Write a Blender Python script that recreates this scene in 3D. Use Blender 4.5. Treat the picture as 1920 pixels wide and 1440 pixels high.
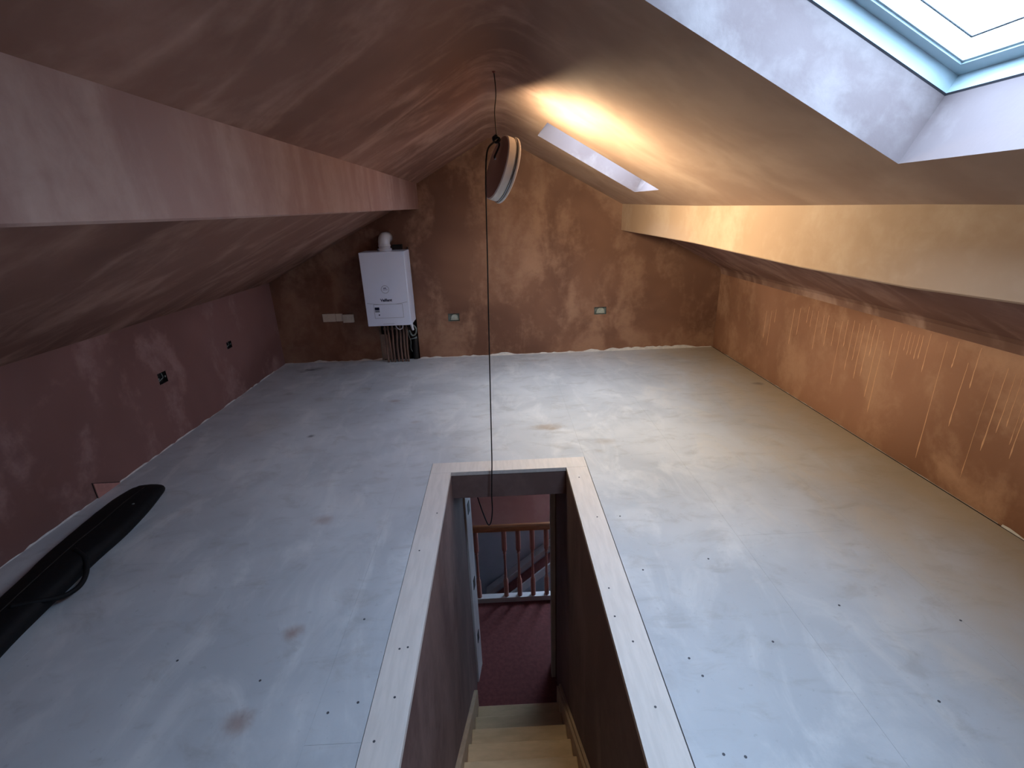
import bpy, bmesh, math, random
from mathutils import Vector, Matrix
random.seed(7)
for o in list(bpy.data.objects): bpy.data.objects.remove(o)
scene = bpy.context.scene
COL = scene.collection

# ------------------------------------------------------------------ camera
PITCH, YAW, ROLL, FPX = .3464, .0182, -.0357, 893.63
_f = Vector((math.sin(YAW)*math.cos(PITCH), math.cos(YAW)*math.cos(PITCH), -math.sin(PITCH)))
_r = Vector((math.cos(YAW), -math.sin(YAW), 0)); _u = _r.cross(_f)
_r2 = math.cos(ROLL)*_r + math.sin(ROLL)*_u; _u2 = -math.sin(ROLL)*_r + math.cos(ROLL)*_u
cd = bpy.data.cameras.new('camera'); cam = bpy.data.objects.new('camera', cd); COL.objects.link(cam)
cd.sensor_width = 36; cd.lens = FPX/1920*36; cd.clip_start = .02
M = Matrix((_r2, _u2, -_f)).transposed().to_4x4(); M.translation = Vector((0, 0, 1.52))
cam.matrix_world = M
scene.camera = cam

# ------------------------------------------------------------------ daylight and exposure
SKY = (.54, .715, 1.0); SKY_STRENGTH = 17.0
LAMP_COLOR = (1.0, .87, .60); LAMP_STRENGTH = 94.0
w = bpy.data.worlds.new('overcast_sky'); scene.world = w; w.use_nodes = True
bg = w.node_tree.nodes['Background']; bg.inputs[0].default_value = (*SKY, 1)
# overcast sky: darkest at the horizon, brightest overhead; dim ground below it
_tc = w.node_tree.nodes.new('ShaderNodeTexCoord'); _sx = w.node_tree.nodes.new('ShaderNodeSeparateXYZ'); _mr = w.node_tree.nodes.new('ShaderNodeMapRange')
w.node_tree.links.new(_tc.outputs['Generated'], _sx.inputs[0]); w.node_tree.links.new(_sx.outputs[2], _mr.inputs['Value'])
for _k, _v in (('From Min', -.02), ('From Max', 1.), ('To Min', SKY_STRENGTH*.16), ('To Max', SKY_STRENGTH)): _mr.inputs[_k].default_value = _v
w.node_tree.links.new(_mr.outputs[0], bg.inputs[1])
scene.cycles.max_bounces = 6; scene.cycles.caustics_reflective = False; scene.cycles.caustics_refractive = False
vs = scene.view_settings
vs.view_transform = 'Standard'; vs.look = 'None'; vs.exposure = 1.0; vs.gamma = 1; vs.use_curve_mapping = False

# ------------------------------------------------------------------ materials
def new_mat(name):
    m = bpy.data.materials.new(name); m.use_nodes = True
    nt = m.node_tree; return m, nt, nt.nodes['Principled BSDF']
def srgb(*c):
    return tuple(((v/255)/12.92 if v/255 <= .04045 else ((v/255+.055)/1.055)**2.4) for v in c) + (1,)
class NB:
    def __init__(s, nt): s.nt = nt; s.co = None
    def n(s, t, **kw):
        x = s.nt.nodes.new(t)
        for k, v in kw.items(): setattr(x, k, v)
        return x
    def l(s, a, b): s.nt.links.new(a, b)
    def coord(s, scale=(1, 1, 1), rot=(0, 0, 0), loc=(0, 0, 0)):
        if s.co is None: s.co = s.n('ShaderNodeTexCoord')
        mp = s.n('ShaderNodeMapping'); mp.inputs['Scale'].default_value = scale
        mp.inputs['Rotation'].default_value = rot; mp.inputs['Location'].default_value = loc
        s.l(s.co.outputs['Object'], mp.inputs[0]); return mp.outputs[0]
    def noise(s, vec, scale, detail=5, rough=.55, dist=0):
        x = s.n('ShaderNodeTexNoise'); x.inputs['Scale'].default_value = scale
        x.inputs['Detail'].default_value = detail; x.inputs['Roughness'].default_value = rough
        x.inputs['Distortion'].default_value = dist; s.l(vec, x.inputs['Vector']); return x.outputs['Fac']
    def ramp(s, fac, a, b, lo=0., hi=1.):
        x = s.n('ShaderNodeMapRange'); x.interpolation_type = 'SMOOTHSTEP'
        for k, v in (('From Min', a), ('From Max', b), ('To Min', lo), ('To Max', hi)): x.inputs[k].default_value = v
        s.l(fac, x.inputs['Value']); return x.outputs[0]
    def mix(s, fac, a, b):
        x = s.n('ShaderNodeMix', data_type='RGBA')
        if isinstance(fac, (int, float)): x.inputs['Factor'].default_value = fac
        else: s.l(fac, x.inputs['Factor'])
        for v, k in ((a, 6), (b, 7)):
            if isinstance(v, tuple): x.inputs[k].default_value = v
            else: s.l(v, x.inputs[k])
        return x.outputs[2]
    def math(s, op, a, b=None):
        x = s.n('ShaderNodeMath', operation=op)
        for i, v in enumerate((a, b)):
            if v is None: continue
            if isinstance(v, (int, float)): x.inputs[i].default_value = v
            else: s.l(v, x.inputs[i])
        return x.outputs[0]
    def bump(s, h, bsdf, strength=.2, dist=.01):
        x = s.n('ShaderNodeBump'); x.inputs['Strength'].default_value = strength; x.inputs['Distance'].default_value = dist
        s.l(h, x.inputs['Height']); s.l(x.outputs[0], bsdf.inputs['Normal'])

def plaster(name, wet, mid, dry, stretch=(1, 1, 1), seed=0., lo=.42, hi=.68, rough=.72, patch=.9, rot=(0, 0, 0), pale_right=False, det=5, dst=.5, fw=.25, bmp=.2):
    m, nt, b = new_mat(name); k = NB(nt)
    v1 = k.coord(loc=(seed, seed*1.7, seed*.6)); v2 = k.coord(scale=stretch, rot=rot, loc=(seed*2.1, seed, seed))
    big = k.noise(v1, patch, 3, .5, .4); st = k.noise(v2, 2.2, det, .55, dst); fine = k.noise(v1, 14, 6, .65, .3)
    a = k.mix(k.ramp(big, .36, .66), wet, mid)
    sm = k.ramp(k.math('ADD', k.math('MULTIPLY', st, 1-fw), k.math('MULTIPLY', fine, fw)), lo, hi)
    c = k.mix(k.math('MULTIPLY', sm, .85), a, dry)
    if pale_right:  # paler plaster tone from the ridge down to the right beam
        sp = k.n('ShaderNodeSeparateXYZ'); k.l(k.co.outputs['Object'], sp.inputs[0])
        q = k.ramp(k.math('ADD', sp.outputs[0], k.math('MULTIPLY', k.math('SUBTRACT', big, .5), .8)), -.1, .6)
        q = k.math('MULTIPLY', q, k.ramp(sp.outputs[0], 1.50, 1.62, 1., 0.))
        c = k.mix(k.math('MULTIPLY', q, .85), c, k.mix(k.ramp(k.noise(v1, 2.6, 4, .55, .3), .35, .7), srgb(160, 129, 108), srgb(182, 152, 129)))
    k.l(c, b.inputs['Base Color']); b.inputs['Roughness'].default_value = rough
    b.inputs['Specular IOR Level'].default_value = .3
    k.bump(k.math('ADD', k.math('MULTIPLY', st, .6), k.math('MULTIPLY', fine, .4)), b, bmp, .012)
    return m
WET, MID, DRY = srgb(140, 86, 66), srgb(172, 116, 94), srgb(205, 158, 136)
m_ceil = plaster('ceiling_plaster', srgb(116, 83, 70), srgb(141, 104, 90), srgb(176, 141, 125), (.8, 1.7, .8), 3.1, .42, .72, pale_right=True, det=3, dst=.9, fw=.22, bmp=.05, rot=(0, 0, .35))
m_ceil_r = m_ceil
m_beam = plaster('beam_plaster', srgb(142, 108, 98), srgb(156, 122, 112), srgb(174, 144, 132), (.8, 2.0, .6), 5.2)
m_beam_r = plaster('beam_plaster_tan', srgb(178, 146, 120), srgb(188, 156, 130), srgb(202, 174, 150), (.8, .8, .8), 6.0, bmp=.08)
m_wall_b = plaster('gable_plaster', srgb(106, 73, 59), srgb(134, 96, 77), srgb(161, 123, 101), (1.3, 1.3, .7), 1.3, .44, .66)
m_wall_l = plaster('left_plaster', srgb(119, 84, 79), srgb(138, 101, 96), srgb(163, 129, 124), (1, 1.3, .8), 2.2, .5, .7)
m_wall_r = plaster('right_plaster', srgb(133, 92, 71), srgb(160, 115, 92), srgb(179, 137, 111), (1, 1.2, .8), 4.5, .46, .68)
m_reveal = plaster('reveal_plaster', srgb(114, 98, 96), srgb(123, 108, 106), srgb(142, 129, 126), (1.4, 1.4, 1.4), 9.0, .5, .66, patch=2)
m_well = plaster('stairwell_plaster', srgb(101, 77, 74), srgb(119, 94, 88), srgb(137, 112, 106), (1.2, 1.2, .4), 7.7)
m_hall = plaster('hall_plaster', srgb(206, 152, 140), srgb(214, 162, 150), srgb(222, 174, 162), (1, 1, .7), 1.9)

def simple(name, col, rough=.5, metal=0., spec=.5, noise=0., scale=20, stretch=(1, 1, 1), bump=0.):
    m, nt, b = new_mat(name); k = NB(nt)
    b.inputs['Roughness'].default_value = rough; b.inputs['Metallic'].default_value = metal
    b.inputs['Specular IOR Level'].default_value = spec
    n1 = k.noise(k.coord(stretch), scale, 5, .6, .3)
    d = tuple(x*(1-noise) for x in col[:3])+(1,); u = tuple(min(1, x*(1+noise*.6)) for x in col[:3])+(1,)
    k.l(k.mix(k.ramp(n1, .3, .7), d, u), b.inputs['Base Color'])
    if bump: k.bump(n1, b, bump, .005)
    return m
m_hallgrey = simple('grey_hall_paint', srgb(172, 174, 182), .7, noise=.06, scale=3)
m_white = simple('white_plastic', srgb(225, 228, 236), .35, noise=.02)
m_enamel = simple('boiler_enamel', srgb(226, 232, 250), .3, noise=.02, scale=4)
m_line = simple('seam_grey', srgb(128, 132, 146), .5, noise=.05)
m_navy = simple('print_navy', srgb(28, 34, 70), .4, noise=.05)
m_screen = simple('display_dark', srgb(18, 24, 52), .2, noise=.05)
m_black = simple('black_rubber', srgb(16, 15, 15), .45, noise=.2)
m_fabric = simple('black_nylon', srgb(9, 9, 13), .7, spec=.25, noise=.35, scale=30, bump=.3)
m_copper = simple('dull_copper', srgb(132, 104, 92), .45, metal=.35, noise=.35, scale=14, stretch=(1, 1, .3))
m_galv = simple('galvanised_steel', srgb(128, 138, 136), .45, metal=.5, noise=.3, scale=40)
m_mud = simple('grey_plaster_lump', srgb(168, 172, 164), .8, noise=.2, scale=30, bump=.4)
m_plate = simple('cream_switch_plate', srgb(228, 216, 200), .45, noise=.05)
m_dark = simple('dark_void', srgb(26, 18, 16), .9, noise=.3, scale=12)
m_brick = simple('dark_rubble', srgb(58, 46, 42), .95, noise=.6, scale=22, bump=.6)
m_board = simple('plasterboard_edge', srgb(186, 164, 148), .9, noise=.15, scale=14)
m_trim = simple('pale_trim_wood', srgb(214, 204, 198), .55, noise=.07, scale=6, stretch=(8, 1, 8), bump=.05)
m_tread = simple('stair_pine_board', srgb(206, 176, 138), .6, noise=.10, scale=8, stretch=(.8, 3, 3))
m_string = simple('stair_string_pine', srgb(188, 160, 132), .6, noise=.14, scale=8, stretch=(6, 1, 1))
m_pine = simple('varnished_pine', srgb(216, 142, 96), .3, noise=.18, scale=10, stretch=(.5, 4, 4))
m_spindle = simple('dusty_pine', srgb(196, 136, 120), .4, noise=.15, scale=12, stretch=(4, 4, .6))
m_gloss = simple('white_gloss_wood', srgb(206, 198, 196), .35, noise=.05, scale=6)
m_liner = simple('pale_door_lining', srgb(205, 196, 194), .55, noise=.12, scale=8, stretch=(4, 4, .4))
m_carpet = simple('red_carpet', srgb(120, 62, 60), .95, noise=.2, scale=30, bump=.3)
m_frame = simple('pale_window_lacquer', srgb(176, 192, 197), .35, noise=.02)
m_frame_white = simple('white_window_paint', srgb(176, 192, 197), .4, noise=.02)
m_seal = simple('grey_seal', srgb(70, 70, 76), .6, noise=.05)
m_drip = simple('dried_drip', srgb(212, 160, 122), .6, noise=.12, scale=30)
m_splash = simple('white_splash', srgb(206, 200, 196), .75, noise=.12, scale=30, bump=.4)
m_lampwhite = simple('lamp_white_enamel', srgb(228, 222, 216), .35, noise=.03)
m_lampback = simple('lamp_back_tin', srgb(150, 126, 120), .42, metal=.55, noise=.08, scale=5)
m_chrome = simple('polished_chrome', srgb(210, 206, 200), .16, metal=1, noise=.03)
m_hook = simple('red_hook', srgb(120, 52, 44), .5, noise=.1)
m_hinge = simple('hinge_dark_iron', srgb(30, 24, 24), .6, noise=.2)

mt, nt, b = new_mat('lamp_diffuser')
b.inputs['Base Color'].default_value = (.9, .88, .82, 1)
b.inputs['Emission Color'].default_value = (*LAMP_COLOR, 1); b.inputs['Emission Strength'].default_value = LAMP_STRENGTH
m_diff = mt
mt, nt, b = new_mat('window_glass'); k = NB(nt)
out = nt.nodes['Material Output']; tr = k.n('ShaderNodeBsdfTransparent'); gl = k.n('ShaderNodeBsdfGlossy')
gl.inputs['Roughness'].default_value = .02; mx = k.n('ShaderNodeMixShader'); mx.inputs[0].default_value = .06; k.l(tr.outputs[0], mx.inputs[1]); k.l(gl.outputs[0], mx.inputs[2])
tr.inputs[0].default_value = (.93, .97, .97, 1)
k.l(mx.outputs[0], out.inputs[0]); m_glass = mt

# floor: dusty, paint-sprayed chipboard with stains (x, y, rx, ry, colour kind, strength)
STAINS = [(.31, 3.24, .17, .07, 0, .75), (.34, 3.20, .07, .035, 0, .7), (.69, 2.96, .10, .06, 0, .4), (-.96, 3.90, .07, .045, 1, .6), (-.70, 3.43, .06, .03, 1, .4),
          (-1.45, 3.25, .04, .03, 2, .85), (-.865, 1.454, .05, .045, 1, .75), (-.905, 1.103, .06, .06, 1, .7), (-1.0, 2.19, .07, .055, 1, .5), (.62, 2.83, .05, .03, 0, .3),
          (-2.07, 4.92, .16, .05, 3, .95), (-1.98, 4.97, .14, .03, 3, .7), (-2.13, 4.86, .08, .03, 3, .7), (-1.3, 4.25, .09, .05, 0, .3), (-2.0, 4.2, .06, .05, 3, .4), (.30, 4.93, .28, .05, 0, .35), (-1.9, 3.5, .25, .3, 0, .2), (1.6, 3.3, .12, .05, 0, .3), (2.28, 3.95, .06, .05, 3, .6)]
mt, nt, b = new_mat('dusty_chipboard'); k = NB(nt)
v = k.coord(); vr = k.coord(scale=(1.7, .9, 1), rot=(0, 0, .7)); vr2 = k.coord(scale=(.9, 1.7, 1), rot=(0, 0, .6), loc=(3, 1, 0))
n1 = k.noise(v, 1.1, 4, .55, .5); n2 = k.noise(vr, 2.4, 6, .62, .8); n3 = k.noise(vr2, 5.0, 6, .65, .6); n4 = k.noise(v, 34, 4, .6)
c = k.mix(k.ramp(n1, .35, .68), srgb(178, 180, 185), srgb(200, 201, 205))
c = k.mix(k.math('MULTIPLY', k.ramp(n2, .46, .72), .55), c, srgb(222, 220, 220))
c = k.mix(k.math('MULTIPLY', k.ramp(n3, .50, .74), .38), c, srgb(150, 144, 140))
c = k.mix(k.math('MULTIPLY', k.ramp(n4, .62, .74), .22), c, srgb(120, 116, 116))
sep = k.n('ShaderNodeSeparateXYZ'); k.l(k.co.outputs['Object'], sep.inputs[0])
# floor colour turns browner towards the right-hand wall
edge = k.math('MULTIPLY', k.ramp(k.math('ADD', sep.outputs[0], k.math('MULTIPLY', k.math('SUBTRACT', n2, .5), 1.2)), 1.2, 2.5), .8)
c = k.mix(edge, c, srgb(168, 148, 118))
wob = k.math('MULTIPLY', k.math('SUBTRACT', k.noise(v, 16, 4, .6, .5), .5), 1.1)
KIND = [srgb(150, 130, 108), srgb(140, 102, 84), srgb(48, 44, 58), srgb(58, 54, 62)]
for sx, sy, rx, ry, kd, s in STAINS:
    ma = k.n('ShaderNodeVectorMath', operation='MULTIPLY_ADD'); k.l(k.co.outputs['Object'], ma.inputs[0])
    ma.inputs[1].default_value = (1/rx, 1/ry, 0); ma.inputs[2].default_value = (-sx/rx, -sy/ry, 0)
    ln = k.n('ShaderNodeVectorMath', operation='LENGTH'); k.l(ma.outputs[0], ln.inputs[0])
    msk = k.ramp(k.math('ADD', ln.outputs['Value'], wob), .05, 1.1, s*.85, 0.)
    c = k.mix(msk, c, KIND[kd])
k.l(c, b.inputs['Base Color']); b.inputs['Specular IOR Level'].default_value = .45
k.l(k.ramp(n3, .3, .75, .36, .55), b.inputs['Roughness'])
k.bump(k.math('ADD', n3, k.math('MULTIPLY', n4, .5)), b, .12, .006)
m_floor = mt

# ------------------------------------------------------------------ mesh helpers
def tag(o, label=None, cat=None, group=None, kind=None):
    for key, val in (('label', label), ('category', cat), ('group', group), ('kind', kind)):
        if val: o[key] = val
    return o
def link(name, me, mat, parent=None, smooth=False):
    o = bpy.data.objects.new(name, me); COL.objects.link(o)
    if mat and not me.materials: me.materials.append(mat)
    if parent:
        o.parent = parent
        o.matrix_parent_inverse = parent.matrix_world.inverted() if parent.type != 'EMPTY' else Matrix.Translation(-parent.location)
    if smooth:
        for p in me.polygons: p.use_smooth = True
    return o
def empty(name, loc=(0, 0, 0)):
    o = bpy.data.objects.new(name, None); o.location = loc; o.empty_display_size = .05; COL.objects.link(o); return o
def mesh(name, verts, faces, mat, parent=None, smooth=False):
    me = bpy.data.meshes.new(name); me.from_pydata([tuple(v) for v in verts], [], faces); me.update()
    return link(name, me, mat, parent, smooth)
def from_bm(name, bm, mat, parent=None, smooth=False):
    bmesh.ops.recalc_face_normals(bm, faces=bm.faces)
    me = bpy.data.meshes.new(name); bm.to_mesh(me); bm.free(); return link(name, me, mat, parent, smooth)
def bm_box(bm, a, b, T=None, bevel=0.):
    c = bmesh.ops.create_cube(bm, size=1)['verts']
    for v in c:
        v.co = Vector(((a[i]+b[i])/2 + v.co[i]*(b[i]-a[i]) for i in range(3)))
    if bevel:
        es = list({e for v in c for e in v.link_edges})
        r = bmesh.ops.bevel(bm, geom=es, offset=bevel, segments=2, affect='EDGES', profile=.6)
        c = list({v for f in r['faces'] for v in f.verts} | {v for v in c if v.is_valid})
    if T:
        for v in c: v.co = T @ v.co
    return c
def box(name, a, b, mat, parent=None, bevel=0., T=None):
    bm = bmesh.new(); bm_box(bm, a, b, T, bevel); return from_bm(name, bm, mat, parent)
def prism(name, pts, d, mat, parent=None, bevel=0.):
    """pts: planar 3D outline, extruded by vector d"""
    bm = bmesh.new(); vs_ = [bm.verts.new(p) for p in pts]; f = bm.faces.new(vs_)
    r = bmesh.ops.extrude_face_region(bm, geom=[f])
    for v in r['geom']:
        if isinstance(v, bmesh.types.BMVert): v.co += Vector(d)
    if bevel: bmesh.ops.bevel(bm, geom=list(bm.edges), offset=bevel, segments=2, affect='EDGES')
    return from_bm(name, bm, mat, parent)
def spline(pts, n=8):
    P = [Vector(p) for p in pts]; out = []
    for i in range(len(P)-1):
        p0, p1, p2, p3 = P[max(i-1, 0)], P[i], P[i+1], P[min(i+2, len(P)-1)]
        for j in range(n):
            t = j/n
            out.append(.5*((2*p1)+(p2-p0)*t+(2*p0-5*p1+4*p2-p3)*t*t+(3*p1-p0-3*p2+p3)*t**3))
    out.append(P[-1]); return out
def bm_tube(bm, pts, r, seg=8, closed=False):
    pts = [Vector(p) for p in pts]; n = len(pts); rs = r if isinstance(r, (list, tuple)) else [r]*n
    t0 = (pts[1]-pts[0]).normalized(); up = t0.orthogonal().normalized(); rings = []
    for i, p in enumerate(pts):
        t = (pts[min(i+1, n-1)]-pts[max(i-1, 0)]).normalized()
        up = (up - t*up.dot(t)).normalized(); sd = t.cross(up)
        rings.append([bm.verts.new(p+rs[i]*(math.cos(a)*up+math.sin(a)*sd)) for a in (2*math.pi*j/seg for j in range(seg))])
    for i in range(n-1 + (1 if closed else 0)):
        A, B = rings[i], rings[(i+1) % n]
        for j in range(seg): bm.faces.new((A[j], A[(j+1) % seg], B[(j+1) % seg], B[j]))
    if not closed: bm.faces.new(rings[0][::-1]); bm.faces.new(rings[-1])
def tube(name, pts, r, mat, parent=None, seg=8):
    bm = bmesh.new(); bm_tube(bm, pts, r, seg); return from_bm(name, bm, mat, parent, True)
def lathe(name, prof, T, mat, parent=None, seg=48, cap=False):
    """prof: (radius, height) list, turned about local z, placed with matrix T"""
    bm = bmesh.new(); rings = []
    for r, z in prof:
        rings.append([bm.verts.new(T @ Vector((r*math.cos(2*math.pi*j/seg), r*math.sin(2*math.pi*j/seg), z))) for j in range(seg)] if r > 1e-6 else [bm.verts.new(T @ Vector((0, 0, z)))])
    for A, B in zip(rings, rings[1:]):
        for j in range(seg):
            q = [A[j % len(A)], A[(j+1) % len(A)], B[(j+1) % len(B)], B[j % len(B)]]
            q = list(dict.fromkeys(q))
            if len(q) > 2: bm.faces.new(q)
    o = from_bm(name, bm, mat, parent)
    me = o.data
    for p in me.polygons: p.use_smooth = True
    if hasattr(me, 'set_sharp_from_angle'): me.set_sharp_from_angle(angle=math.radians(35))
    return o
def rect_holes(P, a0, a1, b0, b1, holes, verts, faces):
    """grid of quads over [a0,a1]x[b0,b1] leaving rectangular holes; P(a,b)->3D"""
    A = sorted({a0, a1, *[h[0] for h in holes], *[h[1] for h in holes]}); B = sorted({b0, b1, *[h[2] for h in holes], *[h[3] for h in holes]})
    for i in range(len(A)-1):
        for j in range(len(B)-1):
            ca, cb = (A[i]+A[i+1])/2, (B[j]+B[j+1])/2
            if any(h[0] < ca < h[1] and h[2] < cb < h[3] for h in holes): continue
            n = len(verts)
            verts += [P(A[i], B[j]), P(A[i+1], B[j]), P(A[i+1], B[j+1]), P(A[i], B[j+1])]; faces.append((n, n+1, n+2, n+3))

# ------------------------------------------------------------------ room dimensions (metres)
XL, XR, YB, YF = -2.443, 2.400, 5.191, -1.30           # side walls, gable, wall behind the viewer
RX, RZ, KL, KR = .013, 2.243, .530, .535                # ridge and roof pitch
zL = lambda x: RZ - KL*(RX-x)
zR = lambda x: RZ - KR*(x-RX)
NR = Vector((KR, 0, 1)).normalized()                    # outward normal of the right-hand slope
def RS(x, y, off=0.): return Vector((x, y, zR(x))) + NR*off
WX0, WX1, WY0, WY1 = -.354, .370, .20, 2.625            # stairwell opening
HX0, HX1 = -.484, .505                                   # outside of its trim
HY1 = 2.752

# ---- floor boards
fl = empty('floor', (0, 0, 0)); tag(fl, 'dusty pale grey chipboard loft floor with stains', 'floor', kind='structure')
box('subfloor', (XL, HY1-.11, -.06), (XR+.02, YB, -.0225), m_dark, fl)
box('subfloor', (XL, YF, -.06), (HX0+.11, HY1-.11, -.0225), m_dark, fl)
box('subfloor', (HX1-.11, YF, -.06), (XR+.02, HY1-.11, -.0225), m_dark, fl)
box('subfloor', (HX0+.11, YF, -.06), (HX1-.11, WY0-.06, -.0225), m_dark, fl)
G = .0003; FX = 2.386
cols = [(XL, -1.86), (-1.86, -1.26), (-1.26, -.66), (-.66, -.095), (-.095, HX1), (HX1, 1.105), (1.105, 1.705), (1.705, FX)]
cuts = [(.35, 2.75, 4.4), (1.9, 4.1), (.9, 3.3), (1.02, 3.6), (4.3,), (.6, 3.0), (1.9, 4.3), (.2, 2.6, 4.6)]
def floor_board(pts):
    bm = bmesh.new(); vv = [bm.verts.new((x, y, 0)) for x, y in pts]; f = bm.faces.new(vv)
    r = bmesh.ops.extrude_face_region(bm, geom=[f])
    for q in r['geom']:
        if isinstance(q, bmesh.types.BMVert): q.co.z -= .022
    bmesh.ops.recalc_face_normals(bm, faces=bm.faces)
    from_bm('floor_board', bm, m_floor, fl)
for (x0, x1), cu in zip(cols, cuts):
    ys = [YF, *cu, YB-.004]
    for y0, y1 in zip(ys, ys[1:]):
        a, b2, c2, d2 = x0+G, x1-G, y0+G, y1-G
        if x1 <= HX0+.001 or x0 >= HX1-.001 or y0 >= HY1: floor_board([(a, c2), (b2, c2), (b2, d2), (a, d2)]); continue
        # boards cut around the stairwell
        if x0 < HX0:
            if y1 <= HY1:
                if y0 < .2: floor_board([(a, c2), (b2, c2), (b2, .2), (HX0-G, .2), (HX0-G, d2), (a, d2)])
                else: floor_board([(a, c2), (HX0-G, c2), (HX0-G, d2), (a, d2)])
            else: floor_board([(a, c2), (HX0-G, c2), (HX0-G, HY1+G), (b2, HY1+G), (b2, d2), (a, d2)])
        else:
            if y0 < .2: floor_board([(a, c2), (b2, c2), (b2, .2-G), (a, .2-G)])
            if y1 > HY1: floor_board([(a, max(c2, HY1+G)), (b2, max(c2, HY1+G)), (b2, d2), (a, d2)])

# ---- ceiling: both slopes with the softly rounded ridge, two rooflight openings
hN = dict(x0=.34, x1=1.187, y0=.70, y1=1.505)
hF = dict(x0=.345, x1=1.148, y0=3.55, y1=4.15)
cornerF = {(.345, 3.55): (.355, 3.495), (1.148, 3.55): (1.156, 3.607), (.345, 4.15): (.341, 4.104), (1.148, 4.15): (1.141, 4.190)}
def fixF(x, y): return cornerF.get((x, y), (x, y))
verts, faces = [], []
R0 = .13
def ridge_z(x):
    t = (x-RX)/R0
    return RZ - .5325*R0*.5*(1+t*t)
rows = [(XL, .897), (-1.0, .897+.489*(1.443)), (-1.0, zL(-1.0)), (-.55, zL(-.55)), (RX-R0, zL(RX-R0))] + [(RX+R0*t, ridge_z(RX+R0*t)) for t in (-.66, -.33, 0, .33, .66)] + [(RX+R0, zR(RX+R0))]
yy = [YF, 0, 1, 2, 3, 4, YB]
for (xa, za), (xb, zb) in zip(rows, rows[1:]):
    for y0, y1 in zip(yy, yy[1:]):
        n = len(verts); verts += [(xa, y0, za), (xb, y0, zb), (xb, y1, zb), (xa, y1, za)]; faces.append((n, n+1, n+2, n+3))
bm = bmesh.new(); bv = [bm.verts.new(v_) for v_ in verts]
for f_ in faces: bm.faces.new([bv[i] for i in f_])
bmesh.ops.remove_doubles(bm, verts=bm.verts, dist=1e-5)
me = bpy.data.meshes.new('ceiling'); bm.to_mesh(me); bm.free()
ceil = link('ceiling', me, m_ceil)
for p in me.polygons: p.use_smooth = abs(p.center.x-RX) < R0+.02
tag(ceil, 'sloping left half of the brown plastered loft ceiling up to the ridge', 'ceiling', kind='structure')
verts, faces = [], []
H = [(hN['x0'], hN['x1'], hN['y0'], hN['y1']), (hF['x0'], hF['x1'], hF['y0'], hF['y1'])]
rect_holes(lambda a, c_: RS(*fixF(a, c_)), RX+R0, 1.52, YF, YB, H, verts, faces)
n = len(verts); xs2 = 1.52
verts += [RS(xs2, YF), (xs2, YF, .87+.535*(XR-xs2)), (xs2, YB, .87+.535*(XR-xs2)), RS(xs2, YB)]; faces.append((n, n+1, n+2, n+3))
n = len(verts); verts += [(xs2, YF, .87+.535*(XR-xs2)), (XR-.035, YF, .889), (XR-.035, YB, .889), (xs2, YB, .87+.535*(XR-xs2))]; faces.append((n, n+1, n+2, n+3))
n = len(verts); verts += [(XR-.035, YF, .889), (XR-.012, YF, .862), (XR-.012, YB, .862), (XR-.035, YB, .889)]; faces.append((n, n+1, n+2, n+3))
n = len(verts); verts += [(XR-.012, YF, .862), (XR, YF, .815), (XR, YB, .815), (XR-.012, YB, .862)]; faces.append((n, n+1, n+2, n+3))
ceil2 = mesh('ceiling', verts, faces, m_ceil_r)
tag(ceil2, 'sloping right half of the plastered loft ceiling with two rooflight openings', 'ceiling', kind='structure')

# ---- boxed purlin beams
def beam(name, st, back, mat, label):
    v, f = [], []
    for (y, xf, zt, zb, xbk) in st:
        v += [(xf, y, zt), (xf, y, zb+.006), (xf+(.006 if back > 0 else -.006), y, zb), (xbk, y, zb), (xbk, y, zt)]
    for i in range(len(st)-1):
        for j in range(5):
            a = i*5+j; b_ = i*5+(j+1) % 5; f.append((a, b_, b_+5, a+5))
    f.append((4, 3, 2, 1, 0)); k_ = (len(st)-1)*5; f.append((k_, k_+1, k_+2, k_+3, k_+4))
    o = mesh(name, v, f, mat); tag(o, label, 'beam', kind='structure'); return o
LB = [(YF, -.822, 1.520), (.9, -.821, 1.524), (1.48, -.820, 1.528), (2.35, -.812, 1.539), (3.46, -.800, 1.555), (YB, -.790, 1.579)]
beam('beam_left', [(y, x, zL(x)+.02, z, -1.16) for y, x, z in LB], -1, m_beam, 'boxed pink plastered beam along the left roof slope')
RB = [(YF, 1.425, 1.24), (1.25, 1.420, 1.235), (1.62, 1.406, 1.226), (2.22, 1.396, 1.231), (3.45, 1.371, 1.270), (4.3, 1.335, 1.285), (YB, 1.292, 1.300)]
beam('beam_right', [(y, x, zR(x)+.02, z, 1.72) for y, x, z in RB], 1, m_beam_r, 'boxed tan plastered beam along the right roof slope')

# ---- gable wall with socket holes and pipe chase
S1, S2 = (-.580, -.457, .410, .494), (1.030, 1.164, .422, .503)
CH = (-1.352, -.928, -.03, .62)
verts, faces = [], []
rect_holes(lambda a, c_: (a, YB, c_), XL, XR, -.03, .815, [S1, S2, CH], verts, faces)
n = len(verts)
verts += [(XL, YB, .815), (XR, YB, .815), (XR, YB, zR(XR)+.05), (RX, YB, RZ+.02), (XL, YB, zL(XL)+.05)]; faces.append(tuple(range(n, n+5)))
wb = mesh('wall_back', verts, faces, m_wall_b); tag(wb, 'brown plastered gable end wall behind the boiler', 'wall', kind='structure')
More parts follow.
